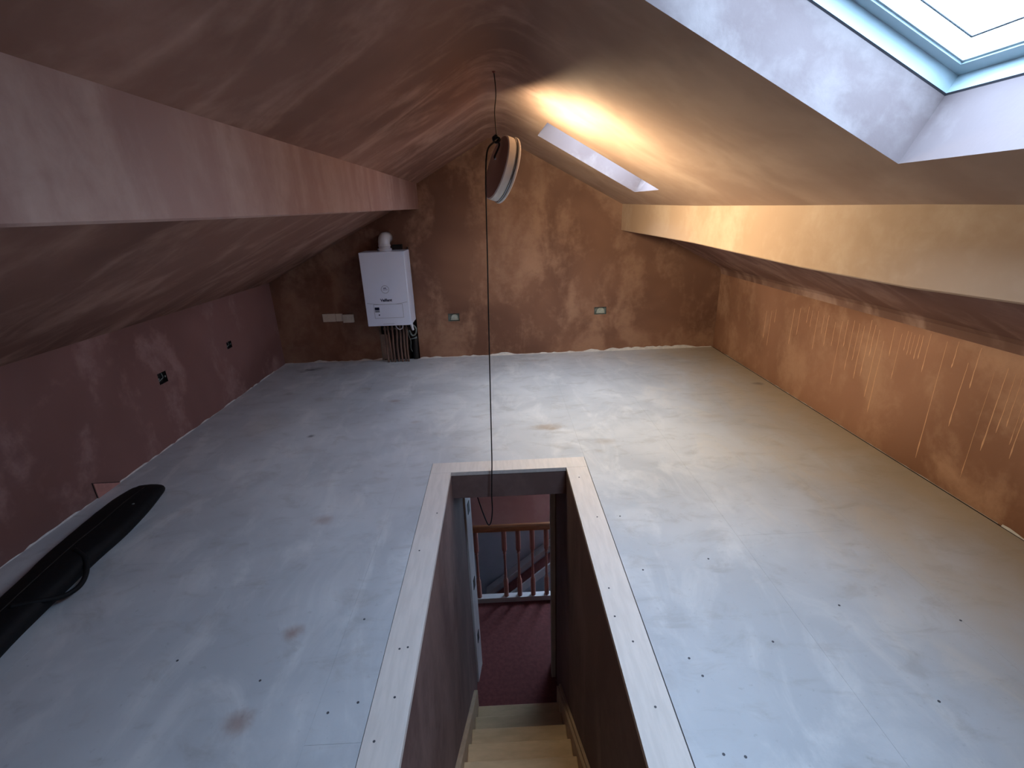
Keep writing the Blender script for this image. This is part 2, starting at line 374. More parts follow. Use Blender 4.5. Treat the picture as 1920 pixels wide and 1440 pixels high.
# ---- left and right knee walls
L1, L2 = (3.262, 3.352, .445, .525), (4.172, 4.252, .455, .515)
verts, faces = [], []
rect_holes(lambda a, c_: (XL, a, c_), YF, YB, -.03, .90, [L1, L2], verts, faces)
wl = mesh('wall_left', verts, faces, m_wall_l); tag(wl, 'low dusky pink plastered knee wall under the left slope', 'wall', kind='structure')
wr = mesh('wall_right', [(XR, YF, -.03), (XR, YB, -.03), (XR, YB, .82), (XR, YF, .82)], [(0, 1, 2, 3)], m_wall_r)
tag(wr, 'low orange brown plastered knee wall with drip runs under the right slope', 'wall', kind='structure')
wf = mesh('wall_front', [(XL, YF, -.03), (XR, YF, -.03), (XR, YF, zR(XR)+.05), (RX, YF, RZ+.02), (XL, YF, zL(XL)+.05)], [(0, 1, 2, 3, 4)], m_wall_b)
tag(wf, 'plastered gable wall at the head of the stairs', 'wall', kind='structure')

# ragged white splash of filler along the bottom of the gable and left walls
def ragged(name, p0, p1, nrm, hmin, hmax, out, parent, step=.035, gaps=0.):
    p0, p1 = Vector(p0), Vector(p1); n_ = int((p1-p0).length/step); v, f = [], []; h = hmin
    for i in range(n_+1):
        p = p0.lerp(p1, i/n_); h = max(hmin, min(hmax, h+random.uniform(-1, 1)*(hmax-hmin)*.45))
        hh = h if random.random() > gaps else .0015
        v += [p+Vector(nrm)*out+Vector((0, 0, .0005)), p+Vector(nrm)*.001+Vector((0, 0, hh))]
    for i in range(n_): f.append((2*i, 2*i+2, 2*i+3, 2*i+1))
    return mesh(name, v, f, m_splash, parent)
ragged('filler_splash', (XL, YB, 0), (CH[0], YB, 0), (0, -1, 0), .004, .03, .012, wb)
ragged('filler_splash', (CH[1], YB, 0), (XR-.02, YB, 0), (0, -1, 0), .006, .034, .014, wb)
ragged('filler_splash', (XL, YF, 0), (XL, YB-.2, 0), (1, 0, 0), .0015, .011, .004, wl, gaps=.15)
ragged('filler_splash', (XR, .6, -.002), (XR, 1.88, -.002), (-1, 0, 0), .004, .016, .006, wr, gaps=.1)
ragged('filler_splash', (XR, 1.9, -.002), (XR, 4.9, -.002), (-1, 0, 0), .001, .005, .0015, wr, gaps=.6)
# dried runs down the right wall: (y, top, bottom)
runs = [(4.053, .645, .527), (3.503, .739, .439), (3.233, .72, .248), (3.12, .749, .393), (3.024, .735, .365), (2.97, .783, .401), (2.89, .738, .278), (2.84, .679, .192), (2.72, .755, .468), (2.53, .80, .575), (2.422, .784, .082), (2.36, .80, .656), (2.278, .709, .348), (2.236, .80, .585), (2.14, .703, .109), (2.083, .743, .302), (2.043, .73, .422), (2.014, .713, .47), (1.974, .70, .394), (3.30, .70, .52), (3.38, .73, .50), (3.43, .72, .58), (3.57, .73, .60), (3.62, .75, .62), (3.72, .72, .50), (3.80, .70, .40), (3.18, .74, .55), (3.07, .74, .48), (2.93, .76, .55), (2.78, .78, .60), (2.68, .78, .66), (2.655, .78, .64), (2.63, .77, .65), (2.60, .78, .63), (2.575, .78, .64), (1.95, .74, .33), (1.90, .72, .40), (1.86, .7, .3), (4.2, .6, .35), (4.12, .62, .3)]
bm = bmesh.new()
for y, zt, zb in runs:
    wd = random.uniform(.0016, .003); nseg = 10; prev = None; yo = 0
    for i in range(nseg+1):
        t = i/nseg; z = zt+(zb-zt)*t; yo += random.uniform(-.0015, .0015); ww = wd*(.55+.5*t) * (1.5 if i == nseg-1 else 1)
        if i == nseg: ww *= .4
        ring = [bm.verts.new((XR-.0004, y+yo-ww, z)), bm.verts.new((XR-.0018, y+yo, z)), bm.verts.new((XR-.0004, y+yo+ww, z))]
        if prev:
            for j in range(2): bm.faces.new((prev[j], prev[j+1], ring[j+1], ring[j]))
        prev = ring
dr = from_bm('drip_runs', bm, m_drip, wr, True); dr['kind'] = 'stuff'
dr['label'] = 'pale dried drip runs on the plaster'
# small cut patch at the foot of the left wall
prism('plaster_patch', [(XL+.001, 2.512, .100), (XL+.001, 2.512, 0), (XL+.001, 2.690, 0)], (.007, 0, 0), simple('paler_plaster_patch', srgb(176, 124, 116), .8, noise=.12), wl)
prism('patch_gap', [(XL+.0008, 2.508, .106), (XL+.0008, 2.508, 0), (XL+.0008, 2.512, 0), (XL+.0008, 2.512, .100), (XL+.0008, 2.690, 0), (XL+.0008, 2.700, 0)], (.002, 0, 0), m_dark, wl)

# ------------------------------------------------------------------ rooflights
def quadring(name, P, Q, mat, parent):
    """ring of four faces between two corner lists"""
    n_ = len(P); v = list(P)+list(Q); return mesh(name, v, [(i, (i+1) % n_, n_+(i+1) % n_, n_+i) for i in range(n_)], mat, parent)
def portal(name, corners):
    a, b_, c_, d_ = [Vector(q) for q in corners]; ld = bpy.data.lights.new(name, 'AREA'); ld.shape = 'RECTANGLE'
    u_ = b_-a; v_ = d_-a; ld.size = u_.length; ld.size_y = v_.length; ld.cycles.is_portal = True
    o = bpy.data.objects.new(name, ld); COL.objects.link(o)
    x_ = u_.normalized(); z_ = x_.cross(v_).normalized(); y_ = z_.cross(x_)
    mm = Matrix((x_, y_, z_)).transposed().to_4x4(); mm.translation = (a+c_)/2; o.matrix_world = mm; return o
def rooflight(name, cs, label):
    """cs: four (x,y) corners on the slope: low-far, high-far, high-near, low-near"""
    e = empty(name, RS(*cs[0])); tag(e, label, 'window', kind='structure')
    cx_ = sum(c_[0] for c_ in cs)/4; cy_ = sum(c_[1] for c_ in cs)/4
    def ring(inset, off):
        out_ = []
        for x, y in cs:
            out_.append(RS(x-inset*.882*(1 if x > cx_ else -1), y-inset*(1 if y > cy_ else -1), off))
        return out_
    D1 = .195
    P0, P1 = ring(0, 0), ring(0, D1)
    for i in range(4):
        j = (i+1) % 4; mesh('reveal', [P0[i], P0[j], P1[j], P1[i]], [(0, 1, 2, 3)], m_reveal, e)
    s0, s1 = ring(0, D1), ring(.005, D1+.004)
    quadring('shadow_gap', s0, s1, m_seal, e)
    def frame_bars(nm, i0, i1, o0, o1, mat):
        for i in range(4):
            j = (i+1) % 4
            A, B, C, D_ = ring(i0, o0), ring(i1, o0), ring(i1, o1), ring(i0, o1)
            v = [A[i], A[j], B[j], B[i], D_[i], D_[j], C[j], C[i]]
            mesh(nm, v, [(0, 1, 2, 3), (4, 7, 6, 5), (3, 2, 6, 7), (0, 4, 5, 1), (0, 3, 7, 4), (1, 5, 6, 2)], mat, e)
    frame_bars('frame_bar', -.05, .005, D1+.004, D1+.10, m_frame_white)
    frame_bars('sash_bar', .005, .042, D1+.052, D1+.080, m_frame)
    frame_bars('glazing_bead', .042, .048, D1+.058, D1+.068, m_frame)
    g = ring(.040, D1+.0685); g2 = ring(.040, D1+.0745)
    mesh('pane', g+g2, [(0, 1, 2, 3), (7, 6, 5, 4), (0, 4, 5, 1), (1, 5, 6, 2), (2, 6, 7, 3), (3, 7, 4, 0)], m_glass, e)
    frame_bars('outer_seal', .096, .101, D1+.075, D1+.077, m_seal)
    p = ring(.05, D1+.14); portal('portal_'+name, [p[0], p[1], p[2], p[3]])
    return e
rooflight('window_1', [(hN['x1'], hN['y1']), (hN['x0'], hN['y1']), (hN['x0'], hN['y0']), (hN['x1'], hN['y0'])], 'pale framed rooflight set deep in the right slope near the viewer')
rooflight('window_2', [fixF(hF['x1'], hF['y1']), fixF(hF['x0'], hF['y1']), fixF(hF['x0'], hF['y0']), fixF(hF['x1'], hF['y0'])], 'small rooflight in the right slope beside the far gable wall')

# ------------------------------------------------------------------ stairwell
tr_ = empty('trim_1', (0, HY1, 0)); tag(tr_, 'pale boards trimming the stairwell opening in the floor', 'trim', kind='structure')
box('trim_board', (HX0+.002, WY1, -.024), (HX1-.003, HY1-.001, .0022), m_trim, tr_, .0015)
box('trim_board', (HX0+.002, WY0, -.024), (WX0, WY1-.0008, .002), m_trim, tr_, .0015)
box('trim_board', (WX1, WY0, -.024), (HX1-.004, WY1-.0008, .002), m_trim, tr_, .0015)
screws = [(-.43, 1.35), (-.40, 1.355), (-.445, 1.02), (-.39, 2.2), (-.44, 1.9), (.44, 1.33), (.445, 1.08), (.41, 1.6), (.46, 2.1), (.43, 2.5), (-.41, 1.16), (.40, 1.45)]
bm = bmesh.new()
for x, y in screws: bmesh.ops.create_cone(bm, cap_ends=True, segments=10, radius1=.0042, radius2=.0042, depth=.001, matrix=Matrix.Translation((x, y, .0022)))
from_bm('screw_heads', bm, m_seal, tr_)['kind'] = 'stuff'
bm = bmesh.new()
for x, y in [(.62, 1.25), (.64, 1.18), (.60, .93), (.66, .92), (.58, 2.1), (.585, 1.7), (-.53, 1.15), (-.6, 1.5), (-.62, 1.12), (1.3, 1.45), (1.35, 1.05), (.95, 1.3), (1.7, 1.35), (-.9, 1.25), (-1.25, 1.35), (.9, 1.75)]:
    bmesh.ops.create_cone(bm, cap_ends=True, segments=10, radius1=.0045, radius2=.0045, depth=.001, matrix=Matrix.Translation((x, y, .0003)))
from_bm('screw_heads', bm, m_seal, fl)['kind'] = 'stuff'
ZL_, YD = -2.5, 3.19                                    # landing level, plane of the doorway
def wallbox(name, a, b_, mat, label):
    o = box(name, a, b_, mat); tag(o, label, 'wall', kind='structure'); return o
wallbox('wall_stair_left', (WX0-.05, -.1, ZL_), (WX0, YD, -.0245), m_well, 'plastered left side wall of the stairwell')
wallbox('wall_stair_right', (WX1, -.1, ZL_), (WX1+.05, YD, -.0245), m_well, 'dark plastered right side wall of the stairwell')
wallbox('wall_stair_head', (WX0, WY1+.004, -.190), (WX1, YD, -.0245), m_well, 'dark plastered bulkhead over the foot of the stairs')
wallbox('wall_stair_foot', (WX0, .05, ZL_), (WX1, .10, -.0245), m_well, 'wall under the head of the stairs')
# doorway wall
DX0, DX1, DH = -.338, .335, ZL_+1.985
verts, faces = [], []
wd = empty('wall_landing', (0, YD, ZL_)); tag(wd, 'plastered wall around the doorway at the foot of the stairs', 'wall', kind='structure')
box('wall_panel', (-1.6, YD, ZL_), (DX0-.028, YD+.13, -.2), m_well, wd)
box('wall_panel', (DX1+.028, YD, ZL_), (2.2, YD+.13, -.2), m_well, wd)
box('wall_panel', (DX0-.028, YD, DH+.028), (DX1+.028, YD+.13, -.2), m_well, wd)
dr_ = empty('door_1', (0, YD, ZL_)); tag(dr_, 'pale wooden door lining without a door at the stair foot', 'door', kind='structure')
lin = prism('lining', [(DX0-.027, YD-.004, ZL_), (DX0, YD-.004, ZL_), (DX0+.024, YD+.175, ZL_), (DX0-.027, YD+.175, ZL_)], (0, 0, DH+.027-ZL_), m_liner, dr_)
box('lining', (DX1, YD-.004, ZL_), (DX1+.027, YD+.15, DH+.027), m_liner, dr_, .001)
box('lining', (DX0, YD-.004, DH), (DX1, YD+.15, DH+.027), m_liner, dr_, .001)
box('lining_edge', (DX0-.024, YD-.014, ZL_), (DX0-.002, YD-.0045, DH), m_gloss, dr_, .001)
box('door_stop', (DX1-.010, YD-.004, ZL_), (DX1, YD+.045, DH), m_liner, dr_, .001)
box('gap_shade_strip', (FX+.0005, YF, -.022), (XR-.0005, YB-.004, -.003), m_dark, fl)  # dark strip filling the gap by the wall; its colour stands for shade
for z in (-.70, -1.46, -2.06): prism('hinge', [(DX0+.0072, YD+.055, z-.05), (DX0+.0112, YD+.055, z-.05), (DX0+.0195, YD+.115, z-.05), (DX0+.0155, YD+.115, z-.05)], (0, 0, .10), m_hinge, dr_)
# stairs
NT, RISE, GO, N0 = 11, 2.5/12, .2345, 2.798
st = empty('staircase', (0, 2.85, ZL_)); tag(st, 'narrow pale wooden staircase going down through the floor opening', 'staircase')
SX0, SX1 = -.323, .334
for i in range(NT):
    z = ZL_+RISE*(i+1); yn = N0-GO*i
    box('tread', (SX0, yn-GO-.02, z-.022), (SX1, yn, z), m_tread, st, .008)
    box('riser', (SX0, yn-.030, z-RISE), (SX1, yn-.018, z-.0225), m_tread, st)
def string_pts(x):
    sl = RISE/GO; yb, yt = 2.87, .12
    zt = lambda y: ZL_+RISE+(N0-y)*sl+.155
    return [(x, yb, ZL_), (x, yb, zt(yb)), (x, yt, min(-.03, zt(yt))), (x, yt, min(-.03, zt(yt))-.55)]
prism('stair_string', string_pts(WX0+.001), (SX0-WX0-.001, 0, 0), m_string, st, .002)
prism('stair_string', string_pts(SX1), (.017, 0, 0), m_string, st, .002)
p_ = [Vector(q)+Vector((0, 0, .02 if i in (1, 2) else 0)) for i, q in enumerate(string_pts(SX1+.0185))]; p_[2].z = min(p_[2].z, -.026)
prism('wall_strip', p_, (WX1-SX1-.0195, 0, 0), m_string, st, .002)
# landing beyond the doorway
fl2 = box('floor_landing', (-1.6, .1, ZL_-.2), (2.2, 4.17, ZL_), m_carpet); tag(fl2, 'dark red carpeted landing floor below the loft', 'floor', kind='structure')
cl2 = box('ceiling_landing', (-1.6, YD+.13, -.25), (2.2, 5.3, -.2), m_hallgrey); tag(cl2, 'ceiling of the landing below the loft', 'ceiling', kind='structure')
wallbox('wall_hall_left', (-1.65, .1, -5.0), (-1.6, 5.3, -.2), m_hallgrey, 'left wall of the landing below')
hf = empty('wall_hall_back', (0, 5.2, -2.2)); tag(hf, 'far landing wall, pink plaster above and grey paint below', 'wall', kind='structure')
HW = (.76, 1.85, -2.10, -.60)
verts, faces = [], []
rect_holes(lambda a, c_: (a, 5.2, c_), -1.6, 2.2, -2.34, -.2, [HW], verts, faces)
mesh('upper_plaster', verts, faces, m_hall, hf)
box('lower_paint', (-1.6, 5.2, -5.0), (2.2, 5.25, -2.3402), m_hallgrey, hf)
# right-hand hall wall with its window
verts, faces = [], []
wallbox('wall_hall_right', (2.2, .1, -5.0), (2.25, 5.3, -.2), m_hallgrey, 'right wall of the landing below')
w3 = empty('window_3', (1.2, 5.2, HW[2])); tag(w3, 'landing window beyond the stair foot', 'window', kind='structure')
for a, b_ in (((HW[0], 5.19, HW[2]), (HW[0]+.04, 5.27, HW[3])), ((HW[1]-.04, 5.19, HW[2]), (HW[1], 5.27, HW[3])), ((HW[0]+.04, 5.19, HW[2]), (HW[1]-.04, 5.27, HW[2]+.04)), ((HW[0]+.04, 5.19, HW[3]-.04), (HW[1]-.04, 5.27, HW[3]))):
    box('frame_bar', a, b_, m_frame, w3)
box('pane', (HW[0]+.04, 5.23, HW[2]+.04), (HW[1]-.04, 5.235, HW[3]-.04), m_glass, w3)
portal('portal_window_3', [(HW[0], 5.28, HW[2]), (HW[1], 5.28, HW[2]), (HW[1], 5.28, HW[3]), (HW[0], 5.28, HW[3])])
box('lower_hall_floor', (-1.6, 4.17, -5.0), (2.2, 5.2, -4.95), m_carpet)['kind'] = 'structure'
tag(bpy.data.objects['lower_hall_floor'], 'hall floor one storey further down', 'floor')
wallbox('wall_hall_lower', (-1.6, 4.12, -5.0), (2.2, 4.17, -2.7), m_hallgrey, 'wall below the landing edge')
# banister
BY = 4.14
bn = empty('banister', (0, BY, ZL_)); tag(bn, 'turned pine banister with handrail across the landing beyond the doorway', 'banister')
hr = [(-.034, 0), (.034, 0), (.038, .02), (.030, .048), (.012, .060), (-.012, .060), (-.030, .048), (-.038, .02)]
prism('handrail', [(-1.55, BY+a, ZL_+.925+b_) for a, b_ in hr], (3.6, 0, 0), m_pine, bn)
box('base_rail', (-1.55, BY-.035, ZL_), (2.1, BY+.035, ZL_+.062), m_gloss, bn, .004)
prof = [(.0, 0), (.026, 0), (.026, .21), (.022, .225), (.015, .24), (.019, .252), (.013, .262), (.015, .30), (.0115, .41), (.014, .53), (.011, .556), (.019, .567), (.014, .58), (.022, .60), (.026, .615), (.026, .862), (0, .862)]
sp0 = lathe('spindle', prof, Matrix.Translation((-.067, BY, ZL_+.062)), m_spindle, bn, 12)
for i in (-9, -8, -7, -6, -5, -4, -3, -2, 1, 2, 3, 4, 5, 6, 7, 8, 9, 10, 11, 12, 13):
    s_ = sp0.copy(); COL.objects.link(s_); s_.parent = bn; s_.matrix_parent_inverse = sp0.matrix_parent_inverse.copy(); s_.location.x += .1475*i
# sloping balustrade of the flight that runs behind the banister
lf = empty('lower_flight', (.6, 4.95, -2.6)); tag(lf, 'sloping white stair string and rail behind the pine banister', 'stairs')
def slopebar(nm, z_off, hgt, mat, y0, y1):
    pts = [(-.35, y0, -3.10+z_off), (1.9, y0, -3.10+z_off+2.25*.86), (1.9, y0, -3.10+z_off+2.25*.86+hgt), (-.35, y0, -3.10+z_off+hgt)]
    prism(nm, pts, (0, y1-y0, 0), mat, lf, .003)
slopebar('wall_string', -.265, .085, m_gloss, 5.06, 5.19)
slopebar('outer_string', -.34, .115, m_gloss, 4.80, 4.83)
slopebar('carpet_run', -.30, .02, m_carpet, 4.83, 5.06)

# ------------------------------------------------------------------ boiler and its pipes
BX0, BX1, BYF, BZ0, BZ1 = -1.374, -.927, 4.874, .455, 1.193
bo = empty('wall_boiler', (-1.15, 5.15, BZ0)); tag(bo, 'white combi boiler hung on the gable wall over exposed pipes', 'boiler')
body = box('casing', (BX0, BYF, BZ0), (BX1, YB-.03, BZ1), m_enamel, bo, .008)
box('back_frame', (BX0+.02, YB-.03, BZ0+.02), (BX1-.02, YB-.002, BZ1-.01), m_dark, bo)
yf = BYF-.0006
# curved seam over the lower panel
sp = [(BX0+.02+ (BX1-BX0-.04)*t, yf, .697-.022*math.sin(math.pi*t)) for t in [i/24 for i in range(25)]]
bm = bmesh.new()
for p in sp: bm.verts.new(p); bm.verts.new(Vector(p)+Vector((0, -.0004, -.003)))
bm.verts.ensure_lookup_table()
for i in range(24): bm.faces.new([bm.verts[j] for j in (2*i, 2*i+1, 2*i+3, 2*i+2)])
from_bm('panel_seam', bm, m_line, bo)
fx0, fx1, fz0, fz1 = -1.288, -1.000, .540, .676
fp = box('control_flap', (fx0, yf-.0012, fz0), (fx1, yf+.0008, fz1), m_enamel, bo, .0008)
for a, b_ in (((fx0-.003, fz0-.003), (fx1+.003, fz0)), ((fx0-.003, fz1), (fx1+.003, fz1+.003)), ((fx0-.003, fz0), (fx0, fz1)), ((fx1, fz0), (fx1+.003, fz1))):
    box('flap_gap', (a[0], yf-.0003, a[1]), (b_[0], yf+.0005, b_[1]), m_line, fp)
box('display', (-1.281, yf-.003, .622), (-1.236, yf-.001, .650), m_screen, fp)
box('button_strip', (-1.281, yf-.003, .600), (-1.236, yf-.001, .618), m_line, fp)
lathe('knob', [(0, .004), (.007, .004), (.007, 0)], Matrix.Translation((-1.243, yf-.001, .572)) @ Matrix.Rotation(math.pi/2, 4, 'X'), m_navy, fp, 16)
cT = Matrix.Translation((-1.155, yf, .828)) @ Matrix.Rotation(math.pi/2, 4, 'X')
ck = lathe('round_sticker', [(0, .0004), (.036, .0004), (.036, 0)], cT, m_enamel, bo, 32)
lathe('sticker_ring', [(.0355, .0003), (.0375, .0009), (.0395, .0003)], cT, m_line, ck, 32)
box('printed_line', (-1.172, yf-.0012, .838), (-1.142, yf-.0006, .845), m_navy, ck)
box('printed_line', (-1.178, yf-.0012, .823), (-1.130, yf-.0006, .828), m_line, ck)
box('flap_catch', (-1.215, yf-.001, .462), (-1.105, yf+.0005, .476), m_enamel, bo)
box('catch_line', (-1.215, yf-.0014, .4755), (-1.100, yf-.0002, .478), m_line, bo)
def lettering(txt, x, z, width, mat, parent):
    cu = bpy.data.curves.new('t', 'FONT'); cu.body = txt; cu.extrude = .0; cu.offset = .03; ob = bpy.data.objects.new('t', cu); COL.objects.link(ob)
    dg = bpy.context.evaluated_depsgraph_get(); me = bpy.data.meshes.new_from_object(ob.evaluated_get(dg))
    bpy.data.objects.remove(ob)
    xs = [v.co.x for v in me.vertices]; s = width/(max(xs)-min(xs)); x0 = min(xs)
    for v in me.vertices: v.co = Vector((x+(v.co.x-x0)*s, yf-.001, z+v.co.y*s))
    me.name = 'lettering'; return link('lettering', me, mat, parent)
lettering('Vaillant', -1.217, .708, .120, m_navy, bo)
# flue elbow
fx = -1.145; fy = 5.03
flp = [(fx, fy, BZ1), (fx, fy, BZ1+.065)] + [(fx, fy+.055*(1-math.cos(a)), BZ1+.065+.055*math.sin(a)) for a in (.26, .52, .79, 1.05, 1.31, 1.57)] + [(fx, YB-.002, BZ1+.12)]
tube('flue', flp, .058, m_white, bo, 20)
lathe('flue_collar', [(.058, 0), (.068, 0), (.070, .008), (.070, .022), (.058, .026)], Matrix.Translation((fx, fy, BZ1)), m_white, bo, 28)
lathe('flue_clip', [(.058, 0), (.0615, .002), (.0615, .014), (.058, .016)], Matrix.Translation((fx, fy, BZ1+.042)), m_white, bo, 28)
box('bracket', (-1.09, YB-.05, BZ1), (-.995, YB-.004, BZ1+.05), m_black, bo)
box('bracket', (-.948, YB-.02, BZ1-.01), (-.940, YB-.003, BZ1+.02), m_black, bo)
# open chase in the wall behind the pipes
ch = empty('pipe_chase', (-1.14, YB, 0)); tag(ch, 'dark open chase cut in the gable plaster under the boiler', 'recess', kind='structure')
cy_ = YB+.10; a0, a1, c0, c1 = CH
mesh('chase_back', [(a0, cy_, c0), (a1, cy_, c0), (a1, cy_, c1), (a0, cy_, c1)], [(0, 1, 2, 3)], m_brick, ch)
mesh('chase_side', [(a0, YB, c0), (a0, cy_, c0), (a0, cy_, c1), (a0, YB, c1)], [(0, 1, 2, 3)], m_board, ch)
mesh('chase_side', [(a1, YB, c0), (a1, cy_, c0), (a1, cy_, c1), (a1, YB, c1)], [(0, 1, 2, 3)], m_board, ch)
mesh('chase_base', [(a0, YB, c0), (a0, cy_, c0), (a1, cy_, c0), (a1, YB, c0)], [(0, 1, 2, 3)], m_brick, ch)
mesh('chase_top', [(a0, YB, c1), (a0, cy_, c1), (a1, cy_, c1), (a1, YB, c1)], [(0, 1, 2, 3)], m_brick, ch)
prism('board_offcut', [(a0+.004, YB+.02, 0), (a0+.115, YB+.02, 0), (a0+.11, YB+.02, .20), (a0+.10, YB+.02, .275), (a0+.05, YB+.02, .285), (a0+.004, YB+.02, .29)], (0, .012, 0), m_board, ch)
px = [-1.262, -1.226, -1.190, -1.150, -1.108, -1.072, -1.040]
for i, x in enumerate(px):
    r = (.011, .0135, .011, .0135, .011, .0135, .0095)[i]; yb = 5.09+.012*(i % 2); j1 = random.uniform(-.012, .012)
    p_ = tube('boiler_pipe', spline([(x, yb, .0), (x, yb, .18), (x+j1, yb+.01, .33), (x+j1, yb+.01, BZ0+.006)], 6), r, m_copper, None, 12)
    tag(p_, ['dull copper pipe at the left end of the row under the boiler', 'second copper pipe from the left under the boiler', 'third copper pipe from the left under the boiler', 'middle copper pipe of the seven under the boiler', 'third copper pipe from the right under the boiler', 'second copper pipe from the right under the boiler', 'thin copper pipe at the right end of the row under the boiler'][i], 'pipe', 'copper pipes under the boiler')
    lathe('pipe_nut', [(r, 0), (r+.006, .002), (r+.006, .022), (r, .024)], Matrix.Translation((x+j1, yb+.01, .36)), m_copper, p_, 6)
wl_ = tube('wire_loop', spline([(-1.125, 5.02, BZ0), (-1.115, 5.01, .41), (-1.085, 5.005, .385), (-1.052, 5.01, .40), (-1.045, 5.02, BZ0)], 8), .005, m_white); tag(wl_, 'white wire looping below the boiler casing', 'wire')
tr2 = tube('trap_outlet', spline([(-.965, 5.06, BZ0+.02), (-.962, 5.07, .40), (-.958, 5.09, .355)], 6), [.016]*7+[.013]*6, m_white); tag(tr2, 'short white condensate outlet at the right of the pipes', 'pipe')
tk = empty('black_pipe_lagging', (-.98, 5.16, 0)); tag(tk, 'black lagged pipe elbow in the right of the chase', 'pipe')
tube('lagging', spline([(-.975, 5.20, .0), (-.972, 5.20, .12), (-.968, 5.21, .20), (-.962, 5.23, .25)], 6), .036, m_black, tk, 14)
tube('grey_hose', spline([(-1.015, 5.17, .33), (-.99, 5.18, .27), (-.955, 5.19, .285), (-.945, 5.20, .34), (-.97, 5.2, .38)], 6), .010, m_galv, tk, 8)
tube('wire', spline([(-1.03, 5.15, .35), (-1.02, 5.14, .28), (-1.005, 5.14, .22), (-1.012, 5.14, .14), (-1.0, 5.14, .10)], 6), .004, m_galv, tk, 6)
tube('hose_band', [(-1.02, 5.165, .232), (-.94, 5.175, .245)], .007, m_galv, tk, 8)

# switch plates left of the boiler
for (x0, x1, z0, z1, dp, lab) in ((-1.938, -1.800, .458, .545, .012, 'wide cream switch plate, leftmost of three beside the boiler'), (-1.796, -1.722, .460, .543, .014, 'small square cream switch plate between two wider ones'), (-1.716, -1.602, .446, .535, .034, 'deep cream switch box nearest to the boiler')):
    e = empty('switch_plate', ((x0+x1)/2, YB, z0)); tag(e, lab, 'switch', 'switch plates beside the boiler')
    box('plate', (x0, YB-dp, z0), (x1, YB-.0005, z1), m_plate, e, .003)
    n_ = 2 if x1-x0 > .1 else 1
    for q in range(n_):
        cx_ = x0+(x1-x0)*(q+.5)/n_; box('rocker', (cx_-.012, YB-dp-.004, (z0+z1)/2-.018), (cx_+.012, YB-dp+.001, (z0+z1)/2+.018), m_plate, e, .002)
# empty socket boxes
def backbox(P, w_, h_, lab, k_):
    """P(a,b,d): a along the wall, b up, d into the wall"""
    e = empty('socket_box', P(w_/2, 0, 0)); tag(e, lab, 'socket box', 'unfitted socket boxes in the plaster')
    d = .035; v = [P(0, 0, 0), P(w_, 0, 0), P(w_, h_, 0), P(0, h_, 0), P(0, 0, d), P(w_, 0, d), P(w_, h_, d), P(0, h_, d)]
    mesh('metal_box', v, [(4, 5, 6, 7), (0, 1, 5, 4), (1, 2, 6, 5), (2, 3, 7, 6), (3, 0, 4, 7)], m_galv if k_ < 3 else m_hinge, e)
    if k_ in (1, 2):
        pts = []
        for i in range(13):
            t = i/12*math.pi
            pts.append(P(w_*(.56+.34*math.cos(t)), h_*(.08+.80*math.sin(t)**.8 if 0 < i < 12 else .08), .020))
        bm_pts = [Vector(q) for q in pts]; nn = (Vector(P(0, 0, .014))-Vector(P(0, 0, 0)))
        prism('plaster_lump', bm_pts, nn, m_mud, e, .002)
    else:
        tube('wire_tail', spline([P(.15*w_, .1*h_, .03), P(.4*w_, .35*h_, .012), P(.75*w_, .45*h_, .015), P(.9*w_, .8*h_, .03)], 5), .004, m_galv, e, 6)
    for a in (.12, .88):
        q0 = Vector(P(w_*a-.006, h_*.42, .004)); q1 = Vector(P(w_*a+.006, h_*.58, .006))
        box('fixing_lug', [min(q0[i], q1[i]) for i in range(3)], [max(q0[i], q1[i]) for i in range(3)], m_galv, e)
backbox(lambda a, b_, d: (S1[0]+a, YB+d, S1[2]+b_), S1[1]-S1[0], S1[3]-S1[2], 'open grey socket box in the gable wall right of the boiler', 1)
backbox(lambda a, b_, d: (S2[0]+a, YB+d, S2[2]+b_), S2[1]-S2[0], S2[3]-S2[2], 'open grey socket box in the gable wall near the right corner', 2)
backbox(lambda a, b_, d: (XL-d, L1[0]+a, L1[2]+b_), L1[1]-L1[0], L1[3]-L1[2], 'open dark socket box in the left wall, nearer the viewer', 4)
backbox(lambda a, b_, d: (XL-d, L2[0]+a, L2[2]+b_), L2[1]-L2[0], L2[3]-L2[2], 'small open socket hole in the left wall near the far corner', 3)

# ------------------------------------------------------------------ hanging lamp and cables
LN = Vector((.895, .29, -.30)).normalized(); LC = Vector((.035, 2.87, 1.742))
KN = Vector((.013, 2.86, 1.889))
lamp = empty('pendant_lamp', (.018, 2.877, zL(.018)-.03)); tag(lamp, 'round white lamp dangling on edge from a knotted black cable at the ridge', 'lamp')
x_ = LN.cross(Vector((0, 0, 1))).normalized(); y_ = LN.cross(x_)
LT = Matrix((x_, y_, LN)).transposed().to_4x4(); LT.translation = LC
RL = .168
lathe('back_plate', [(0, -.034), (RL-.012, -.034), (RL-.006, -.031)], LT, m_lampback, lamp, 64)
lathe('rim', [(RL-.006, -.031), (RL, -.026), (RL, .012), (RL-.003, .014)], LT, m_lampwhite, lamp, 64)
lathe('groove_ring', [(RL-.003, .014), (RL+.003, .0155), (RL+.004, .019), (RL, .0225)], LT, m_chrome, lamp, 64)
lathe('bezel', [(RL, .0225), (RL+.005, .024), (RL+.007, .029), (RL+.006, .035), (RL+.001, .039), (RL-.012, .037), (RL-.012, .012)], LT, m_lampwhite, lamp, 64)
lathe('diffuser', [(RL-.0125, .014), (RL-.013, .030), (RL-.04, .0375), (RL-.08, .047), (RL-.12, .054), (0, .058)], LT, m_diff, lamp, 64)
